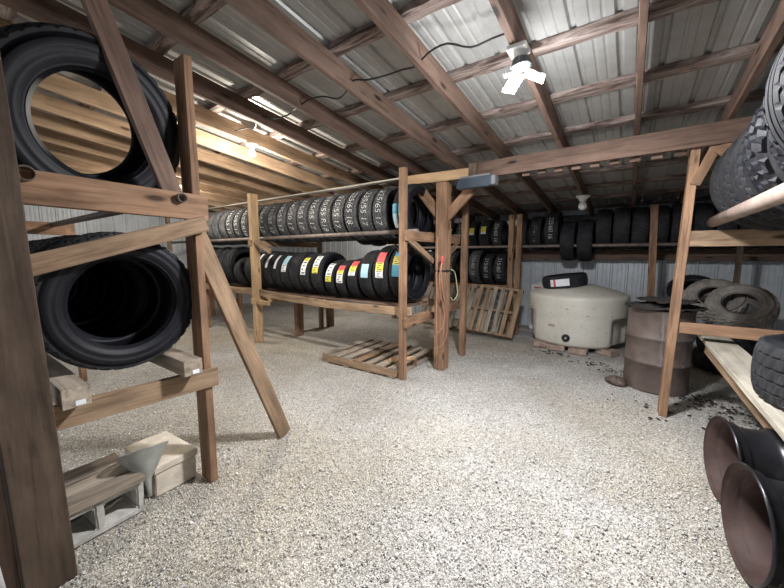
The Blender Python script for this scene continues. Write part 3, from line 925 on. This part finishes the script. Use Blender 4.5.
cable = [(-.62, 2.06, 2.70)]
for i in range(1, 23):
    x = -.62 - i * .125
    cable.append((x, 2.02 + .05 * math.sin(i * 1.3), 2.705 + .02 * math.sin(i * 2.1 + 1)))
o = link('ceiling_cable', tube_mesh(smooth_path(cable, 3), .006, 6, 'cable'), 'black'); tag(o, 'black electric cable strung between the two lit ceiling lights', 'cable')

bxo = empty('plastic_case', (-1.44, 3.62, 2.17), 'blue-grey plastic case hung under the header beam by the square post', 'case')
bm = bmesh.new()
pr = [(-.21, -.055), (.17, -.055), (.21, -.03), (.21, .055), (-.17, .055), (-.21, .01)]
f0 = [bm.verts.new((a, -.05, b_)) for a, b_ in pr]; f1 = [bm.verts.new((a, .05, b_)) for a, b_ in pr]
bm.faces.new(f0); bm.faces.new(f1[::-1])
for i in range(6): bm.faces.new((f0[i], f1[i], f1[(i + 1) % 6], f0[(i + 1) % 6]))
bmesh.ops.recalc_face_normals(bm, faces=bm.faces)
bmesh.ops.bevel(bm, geom=list(bm.edges), offset=.008, segments=2, affect='EDGES')
link('case_body', mesh_of(bm, 'case'), 'box_blue', bxo, Matrix.Translation((-1.44, 3.62, 2.235)))
bm = bmesh.new(); box_bm(bm, 0, 0, 0, .05, .115, .10, 0, .01); link('end_cap', mesh_of(bm, 'cap'), 'box_grey', bxo, Matrix.Translation((-1.235, 3.62, 2.235)))
bm = bmesh.new(); box_bm(bm, 0, 0, 0, .34, .10, .02, 0, .004); link('lid', mesh_of(bm, 'lid'), 'box_grey', bxo, Matrix.Translation((-1.44, 3.62, 2.298)))

# ------------------------------------------------------------------ tank
tx, ty = -.68, 6.18
tk = empty('water_tank', (tx, ty, .085), 'big off-white round plastic tank set on bricks by the back wall', 'tank')
tr = .70
def tankfn(i, k, x, r):
    a = 2 * math.pi * k / 96
    if x < .44 and math.cos(a - R(-20)) > .93: return r - .07 * min(1, (math.cos(a - R(-20)) - .93) / .03)
    if x < .50 and math.cos(a - R(195)) > .90: return r - .05 * min(1, (math.cos(a - R(195)) - .90) / .03)
    return r
prof = [(0, .02), (0, tr - .05), (.02, tr - .02), (.05, tr - .008), (.2, tr - .005), (.40, tr - .003), (.44, tr), (.46, tr + .004), (.50, tr + .006), (.62, tr + .008), (.695, tr + .012), (.73, tr + .01), (.752, tr - .01), (.77, tr - .04),
        (.815, tr * .78), (.86, tr * .55), (.89, tr * .38), (.895, tr * .30), (.895, .02)]
link('tank_body', revolve(prof, 96, 'tank', False, True, 'Z', True, tankfn), 'tank', tk, Matrix.Translation((tx, ty, .085)))
ang = R(-93)
mt = Matrix.Translation((tx + (tr - .01) * math.cos(ang), ty + (tr - .01) * math.sin(ang), .085 + .14)) @ Matrix.Rotation(ang, 4, 'Z')
vl = link('outlet_fitting', revolve([(0, .0), (0, .055), (.02, .055), (.02, .040), (.05, .040), (.05, .026), (.02, .026), (.02, 0)], 28, 'fitting', False), 'black', tk, mt)
link('plug_centre', revolve([(.02, .0), (.02, .02), (.035, .02), (.035, 0)], 16, 'plugc', False), 'galv', vl, mt)
bm = bmesh.new(); box_bm(bm, 0, 0, 0, .012, .10, .03, 0, .004)
a2 = R(-111)
link('tank_label', mesh_of(bm, 'tlabel'), 'brick', tk, Matrix.Translation((tx + (tr - .004) * math.cos(a2), ty + (tr - .004) * math.sin(a2), .085 + .30)) @ Matrix.Rotation(a2, 4, 'Z'))
mt = Matrix.Translation((-.22, 6.03, .885)) @ Matrix.Rotation(R(-40), 4, 'Z') @ Matrix.Rotation(R(15), 4, 'Y')
bm = bmesh.new(); box_bm(bm, 0, 0, 0, .26, .03, .02, 0, .006); link('moulded_ridge', mesh_of(bm, 'ridge'), 'tank', tk, mt)
# label on the tire lying on the tank
tt = [o for o in bpy.data.objects if o.get('label', '').startswith('black tire lying on top')][0]
link('paper_label', sticker_mesh(.33, -.05, .06, R(40), R(-8), [(.7, 'white'), (.12, 'red'), (.18, 'white')], marks=False), None, tt, WM[tt.name] @ Matrix.Rotation(R(28), 4, 'X'))

for i, (x, y, rz, lab) in enumerate([(-1.10, 5.70, 20, 'brown brick under the left front of the tank'), (-.86, 5.60, 8, 'brown brick just left of the tank outlet'), (-.55, 5.56, -4, 'brown brick beneath the tank just right of outlet'),
                                     (-.20, 5.74, -30, 'brown brick under the right front of the tank'), (-1.2, 6.4, 60, 'brick hidden deep under the tank, far left'), (-.3, 6.5, 10, 'brick hidden deep under the tank, far right')]):
    bm = bmesh.new(); box_bm(bm, 0, 0, .0425, .24, .20, .083, 0, .008)
    for v in bm.verts: v.co += Vector((noise.noise(v.co * 20 + Vector((i, 0, 0))), noise.noise(v.co * 20 + Vector((0, i, 3))), 0)) * .006
    tag(link('brick', mesh_of(bm, 'brick'), 'brick', None, Matrix.Translation((x, y, 0)) @ Matrix.Rotation(R(rz), 4, 'Z')), lab, 'brick', 'bricks under the tank')

jg = empty('plastic_jug', (-1.42, 6.92, .0), 'white plastic jug with red print standing behind the tank', 'jug')
bm = bmesh.new(); box_bm(bm, 0, 0, .45, .28, .16, .90, 0, .03); link('jug_body', mesh_of(bm, 'jug'), 'porcelain', jg, Matrix.Translation((-1.42, 6.92, 0)))
bm = bmesh.new(); box_bm(bm, 0, 0, 0, .14, .004, .03); link('printed_mark', mesh_of(bm, 'mark'), 'red', jg, Matrix.Translation((-1.42, 6.838, .83)))
link('cap', revolve([(0, 0), (0, .03), (.03, .03), (.03, 0)], 20, 'cap', False, False, 'Z'), 'porcelain', jg, Matrix.Translation((-1.40, 6.92, .90)))

# ------------------------------------------------------------------ drum
dx, dy = .30, 4.62
dr = empty('steel_drum', (dx, dy, 0), 'rusty brown steel drum behind the right wooden post', 'drum')
prof = [(0.0, .02), (.0, .285), (.008, .292), (.02, .288), (.29, .288), (.30, .298), (.312, .300), (.324, .298), (.334, .288), (.56, .288), (.57, .298), (.582, .300), (.594, .298), (.604, .288), (.86, .288), (.868, .294), (.880, .294), (.884, .286), (.866, .278), (.862, .02)]
link('drum_body', revolve(prof, 80, 'drum', False, True, 'Z'), 'drum', dr, Matrix.Translation((dx, dy, 0)))
link('bung', revolve([(.86, 0), (.86, .03), (.875, .03), (.875, 0)], 20, 'bung', False, False, 'Z'), 'plate', dr, Matrix.Translation((dx + .15, dy - .1, 0)))
# crumpled dark sheets on the drum
def crumple(name, cx, cy, z, r, amp, seed, label):
    bm = bmesh.new(); n, m_ = 14, 40
    rings = []
    for i in range(n + 1):
        rr = r * i / n
        ring = []
        for k in range(m_):
            a = 2 * math.pi * k / m_
            q = rr * (1 + .14 * noise.noise(Vector((math.cos(a) * 2, math.sin(a) * 2, seed)))) + 1e-4
            p = Vector((q * math.cos(a), q * math.sin(a), 0))
            p.z = amp * (abs(noise.noise(p * 9 + Vector((0, 0, seed)))) * 2 + .4 * abs(noise.noise(p * 30 + Vector((0, 0, seed)))))
            ring.append(bm.verts.new(p))
        rings.append(ring)
    for i in range(n):
        for k in range(m_):
            bm.faces.new((rings[i][k], rings[i][(k + 1) % m_], rings[i + 1][(k + 1) % m_], rings[i + 1][k]))
    o = link(name, mesh_of(bm, name), 'debris', None, Matrix.Translation((cx, cy, z)))
    s = o.modifiers.new('thickness', 'SOLIDIFY'); s.thickness = .006; s.offset = 1
    return tag(o, label, 'sheet')
crumple('rubber_sheet', dx + .02, dy - .0, .890, .34, .03, 2.2, 'crumpled black rubber sheet covering the drum top')
crumple('rubber_mat', dx + .05, dy + .05, .955, .27, .025, 7.7, 'smaller black rubber mat on top of the crumpled sheet on the drum')

bm = bmesh.new(); bmesh.ops.create_icosphere(bm, subdivisions=3, radius=.1)
for v in bm.verts: v.co = Vector((v.co.x * 1.1, v.co.y * .9, v.co.z * .6)) * (1 + .3 * noise.noise(v.co * 14))
tag(link('rubble_lump', mesh_of(bm, 'lump'), 'plate', None, Matrix.Translation((-.04, 4.44, .04))), 'brown lump of rubble on the gravel beside the drum', 'rock')

# ------------------------------------------------------------------ pallets
def make_pallet(label, mt, W=1.18, D=1.02, nb=7, nails=True):
    t = bpy.data.objects.new('wooden_pallet', None); C.objects.link(t); t.matrix_basis = mt; WM[t.name] = mt
    tag(t, label, 'pallet', None)
    def bd(name, x0, y0, x1, y1, z, w, h, mat):
        L = math.hypot(x1 - x0, y1 - y0)
        bm = bmesh.new(); n = 8; rings = []
        sd = random.random() * 40
        for i in range(n + 1):
            u = -L / 2 + L * i / n
            e = lambda q: .006 * noise.noise(Vector((u * 7, sd, q)))
            rings.append([bm.verts.new((u, -w / 2 + e(1), -h / 2)), bm.verts.new((u, w / 2 + e(2), -h / 2)), bm.verts.new((u, w / 2 + e(2), h / 2)), bm.verts.new((u, -w / 2 + e(1), h / 2))])
        for i in range(n):
            for k in range(4): bm.faces.new((rings[i][k], rings[i][(k + 1) % 4], rings[i + 1][(k + 1) % 4], rings[i + 1][k]))
        bm.faces.new(rings[0]); bm.faces.new(rings[-1][::-1]); bmesh.ops.recalc_face_normals(bm, faces=bm.faces)
        m4 = mt @ Matrix.Translation(((x0 + x1) / 2, (y0 + y1) / 2, z)) @ Matrix.Rotation(math.atan2(y1 - y0, x1 - x0), 4, 'Z')
        link(name, mesh_of(bm, name), mat, t, m4)
    for yy in (-D / 2 + .02, 0, D / 2 - .02): bd('stringer', -W / 2, yy, W / 2, yy, .062, .04, .085, 'tan')
    for i in range(nb):
        x = -W / 2 + .05 + (W - .1) * i / (nb - 1) + random.uniform(-.01, .01)
        bd('deck_board', x, -D / 2, x + random.uniform(-.008, .008), D / 2, .114, random.choice((.09, .10, .12)) * (W / 1.25), .018, random.choice(('grey_wood', 'tan', 'grey_wood')))
    for i in range(4):
        x = -W / 2 + .06 + (W - .12) * i / 3
        bd('bottom_board', x, -D / 2, x, D / 2, .010, .09, .018, 'grey_wood')
    return t
make_pallet('weathered wooden pallet lying flat on the gravel under the middle rack', Matrix.Translation((-2.78, 3.62, 0)) @ Matrix.Rotation(R(2), 4, 'Z'))
mtb = Matrix.Translation((-2.00, 6.00, .425)) @ Matrix.Rotation(R(3.5), 4, 'Y') @ Matrix.Rotation(R(61), 4, 'X')
make_pallet('wooden pallet leaning upright against the back shelf beside the tank', mtb, .93, .90, 7)
make_pallet('second wooden pallet leaning behind the first upright pallet', Matrix.Translation((-2.95, 6.05, .43)) @ Matrix.Rotation(R(3), 4, 'Y') @ Matrix.Rotation(R(63), 4, 'X'), .93, .86, 6)
for i, (x, y, s) in enumerate([(-2.32, 3.35, .07), (-2.22, 3.52, .06)]):
    bm = bmesh.new(); box_bm(bm, 0, 0, s * .3, s * 2.2, s * 1.3, s * .6, 0, .008)
    tag(link('wood_scrap', mesh_of(bm, 'scrap'), 'fresh', None, Matrix.Translation((x, y, .124)) @ Matrix.Rotation(R(25 + 40 * i), 4, 'Z')), ['larger broken wood scrap on the flat pallet', 'smaller broken wood scrap at the right end of flat pallet'][i], 'wood scrap')

# ------------------------------------------------------------------ blocks, boards and funnel by the left frame
def hollow_block(name, mt, label, L=.40, H=.19, D=.19):
    """cores run along local X; long side along Y"""
    bm = bmesh.new()
    ys = [-L / 2, -L / 2 + .035, -.018, .018, L / 2 - .035, L / 2]
    zs_ = [0, .035, H - .035, H]
    solid = {(i, j) for i in range(5) for j in range(3) if not (j == 1 and i in (1, 3))}
    vv = {}
    def V(i, j, s):
        if (i, j, s) not in vv: vv[(i, j, s)] = bm.verts.new((s * D / 2, ys[i], zs_[j]))
        return vv[(i, j, s)]
    for (i, j) in solid:
        for s in (-1, 1): bm.faces.new([V(i, j, s), V(i + 1, j, s), V(i + 1, j + 1, s), V(i, j + 1, s)])
        for (di, dj, a, b_) in ((-1, 0, (i, j), (i, j + 1)), (1, 0, (i + 1, j), (i + 1, j + 1)), (0, -1, (i, j), (i + 1, j)), (0, 1, (i, j + 1), (i + 1, j + 1))):
            if (i + di, j + dj) not in solid:
                bm.faces.new([V(*a, -1), V(*b_, -1), V(*b_, 1), V(*a, 1)])
    bmesh.ops.recalc_face_normals(bm, faces=bm.faces)
    bmesh.ops.bevel(bm, geom=[e for e in bm.edges if e.calc_face_angle(0) > 1], offset=.007, segments=2, affect='EDGES')
    bmesh.ops.subdivide_edges(bm, edges=[e for e in bm.edges if e.calc_length() > .05], cuts=2, use_grid_fill=True)
    for v in bm.verts: v.co += Vector((noise.noise(v.co * 25), noise.noise(v.co * 25 + Vector((9, 0, 0))), noise.noise(v.co * 25 + Vector((0, 9, 0))))) * .004
    return tag(link(name, mesh_of(bm, name), 'concrete', None, mt), label, 'block', 'blocks on the gravel at the left')
hollow_block('hollow_concrete_block', Matrix.Translation((-2.255, .425, 0)) @ Matrix.Rotation(R(4), 4, 'Z'), 'hollow concrete block with two dark openings under the grey boards')
for i, (x, z, mt_) in enumerate([(-2.19, .208, 'grey_wood'), (-2.315, .208, 'grey_wood'), (-2.46, .210, 'grey_wood')]):
    tag(beam('weathered_board', (x, .24, z), (x - .01, .63 - .01 * i, z), .115 if i < 2 else .15, .034, mt_, warp=.005),
        ['grey weathered board on the hollow block, front one', 'grey weathered board on the hollow block, middle one', 'grey weathered board on the hollow block, rear one'][i], 'board', 'boards on the hollow block')
hbk = empty('solid_block', (-2.47, .425, 0), 'unseen grey concrete block keeping light out of the hollow one, under the weathered boards', 'block', 'blocks on the gravel at the left')  # made solid so no light comes through the hollow cores
cbk = empty('solid_block', (-2.43, .815, 0), 'pale tan square block with a cap slab beside the frame post', 'block')
def rough_box(name, sx, sy, z0, z1, mat, parent, cx, cy, rz):
    bm = bmesh.new(); box_bm(bm, 0, 0, (z0 + z1) / 2, sx, sy, z1 - z0, 0, .006)
    bmesh.ops.subdivide_edges(bm, edges=bm.edges[:], cuts=4, use_grid_fill=True)
    for v in bm.verts: v.co += Vector((noise.noise(v.co * 18), noise.noise(v.co * 18 + Vector((9, 0, 0))), noise.noise(v.co * 18 + Vector((0, 9, 0))))) * .004
    link(name, mesh_of(bm, name), mat, parent, Matrix.Translation((cx, cy, 0)) @ Matrix.Rotation(R(rz), 4, 'Z'))
rough_box('block_body', .19, .40, 0, .185, 'concrete', hbk, -2.47, .42, 4)
rough_box('block_body', .40, .24, 0, .145, 'concrete_tan', cbk, -2.44, .815, 3)
rough_box('cap_slab', .42, .255, .147, .195, 'concrete_tan', cbk, -2.44, .815, 3)

fu = empty('funnel', (-2.25, .672, .12), 'grey metal funnel standing between the blocks', 'funnel')
prof = [(.0, .009), (.06, .014), (.10, .022), (.255, .125), (.262, .128), (.262, .124), (.255, .121), (.10, .018), (.06, .010), (.0, .006)]
mt = Matrix.Translation((-2.155, .652, .075)) @ Matrix.Rotation(R(-28), 4, 'Y') @ Matrix.Rotation(R(-4), 4, 'X') 
link('cone', revolve(prof, 48, 'cone', True, False, 'Z'), 'galv', fu, mt)
link('rolled_rim', revolve([(.262 + .004 * math.sin(a), .127 + .004 * math.cos(a)) for a in [k * math.pi / 4 for k in range(8)]], 48, 'rim', True, False, 'Z'), 'galv', fu, mt)

# ------------------------------------------------------------------ steel wheels bottom right
def wheel(loc, rz, label):
    mt = Matrix.Translation(loc) @ Matrix.Rotation(R(rz), 4, 'Z')
    t = empty('steel_wheel', (loc[0], loc[1], 0), label, 'wheel', 'bare steel wheels on the gravel')
    q = .247
    outp = [(.000, q - .006), (.004, q), (.012, q), (.016, q - .006), (.020, q - .020), (.055, q - .022), (.062, q - .030), (.085, q - .045), (.18, q - .047), (.20, q - .040), (.215, q - .026), (.235, q - .026), (.243, q - .034), (.262, q - .034), (.27, q - .022), (.315, q - .018), (.32, q - .004), (.326, q), (.334, q), (.338, q - .006)]
    inp = [(x + .0, r - .008) for x, r in outp[::-1]]
    barrel = link('rim_barrel', revolve(outp, 80, 'barrel', False), 'rim_out', t, mt)
    link('inner_barrel', revolve([(.001, q - .007)] + [(x, r - .009) for x, r in outp[3:-2]] + [(.337, q - .007)], 80, 'inner', False), 'rim_in', t, mt)
    disc = [(.25, .205), (.235, .19), (.215, .165), (.21, .12), (.225, .085), (.235, .070), (.25, .066), (.252, .066), (.243, .078), (.232, .09), (.218, .122), (.223, .165), (.243, .19), (.256, .205)]
    d_ = link('wheel_disc', revolve(disc, 64, 'disc', True), 'rim_in', t, mt)
    bm = bmesh.new()
    for k in range(8):
        a = 2 * math.pi * k / 8
        r_ = bmesh.ops.create_cone(bm, cap_ends=True, segments=14, radius1=.013, radius2=.013, depth=.012)
        for v in r_['verts']: v.co = Vector((.206 + v.co.z, .105 * math.cos(a) + v.co.x, .105 * math.sin(a) + v.co.y))
    link('stud_holes', mesh_of(bm, 'studs'), 'black', d_, mt)
    bm = bmesh.new()
    tag_ = random.random()
    me = sticker_mesh(q - .0095, .03, .055, R(-60), R(-75), [(1, 'white')], marks=False)
    link('chalk_scuff', me, None, t, mt @ Matrix.Translation((0, 0, 0)))
wheel((.505, 2.64, .251), 9, 'bare black steel wheel at lower right, the farther of the two')
wheel((.495, 2.07, .251), 8, 'bare black steel wheel at lower right, the nearer of the two')

# ------------------------------------------------------------------ loose ground cover
def flakes(name, spots, n, smin, smax, mat, label):
    verts, faces = [], []
    for q in range(n):
        cx, cy, sx, sy = random.choice(spots)
        x = random.gauss(cx, sx); y = random.gauss(cy, sy); s = random.uniform(smin, smax)
        a0 = random.random() * 6.28; st = random.uniform(.3, 1)
        z0 = .008
        k_ = len(verts); m_ = 6
        for h in (0, .005):
            for k in range(m_):
                a = 2 * math.pi * k / m_; rr = s * random.uniform(.6, 1.1)
                px, py_ = rr * math.cos(a), rr * math.sin(a) * st
                verts.append((x + px * math.cos(a0) - py_ * math.sin(a0), y + px * math.sin(a0) + py_ * math.cos(a0), z0 + h + random.uniform(0, .003)))
        faces.append(list(range(k_, k_ + m_))[::-1]); faces.append(list(range(k_ + m_, k_ + 2 * m_)))
        for k in range(m_): faces.append((k_ + k, k_ + (k + 1) % m_, k_ + m_ + (k + 1) % m_, k_ + m_ + k))
    me = bpy.data.meshes.new(name); me.from_pydata(verts, [], faces)
    return tag(link(name, me, mat), label, 'debris', None, 'stuff')
flakes('rubber_debris', [(.75, 4.2, .14, .08), (.95, 4.05, .12, .10), (.62, 4.38, .08, .06), (.85, 3.9, .3, .3), (-.9, 5.33, .14, .04), (-.35, 5.1, .12, .05), (0.3, 3.9, .3, .15), (-.1, 4.9, .08, .06), (.9, 4.5, .3, .25)], 260, .006, .026, 'debris', 'black rubber scraps scattered on the gravel around the drum')

rng = np.random.default_rng(3)
n = 120000
ang_ = rng.uniform(-.95, 1.62, n)          # around the camera, left of +Y positive
dist = .6 + 4.6 * rng.power(1.5, n)
px = -np.sin(ang_) * dist; py_ = np.cos(ang_) * dist
s = rng.uniform(.0022, .0052, n) * (1 + 1.6 * rng.random(n) ** 14)
base = np.array([[1, 0, 0], [-1, 0, 0], [0, 1, 0], [0, -1, 0], [0, 0, 1], [0, 0, -1]], float)
fidx = np.array([[0, 2, 4], [2, 1, 4], [1, 3, 4], [3, 0, 4], [2, 0, 5], [1, 2, 5], [3, 1, 5], [0, 3, 5]])
V_ = base[None] * (s[:, None, None] * rng.uniform(.6, 1.25, (n, 6, 1)))
V_ += rng.normal(0, 1, (n, 6, 3)) * s[:, None, None] * .22
rot = rng.uniform(0, 6.28, n); c_, s_ = np.cos(rot), np.sin(rot)
til = rng.uniform(-.9, .9, n); ct, stt = np.cos(til), np.sin(til)
Y_ = V_[..., 1] * ct[:, None] - V_[..., 2] * stt[:, None]; Z_ = V_[..., 1] * stt[:, None] + V_[..., 2] * ct[:, None]
Xr = V_[..., 0] * c_[:, None] - Y_ * s_[:, None]; Yr = V_[..., 0] * s_[:, None] + Y_ * c_[:, None]
P = np.stack([Xr + px[:, None], Yr + py_[:, None], Z_ * .6 + .002 + s[:, None] * .05], -1).reshape(-1, 3)
Fc = (fidx[None] + (np.arange(n) * 6)[:, None, None]).reshape(-1, 3)
me = bpy.data.meshes.new('gravel')
me.vertices.add(len(P)); me.vertices.foreach_set('co', P.ravel())
me.loops.add(Fc.size); me.loops.foreach_set('vertex_index', Fc.ravel().astype(np.int32))
me.polygons.add(len(Fc)); me.polygons.foreach_set('loop_start', np.arange(0, Fc.size, 3, dtype=np.int32))
me.update(calc_edges=True); me.validate()
tag(link('gravel', me, 'stone'), 'loose pale grey limestone gravel covering the shed floor', 'gravel', None, 'stuff')
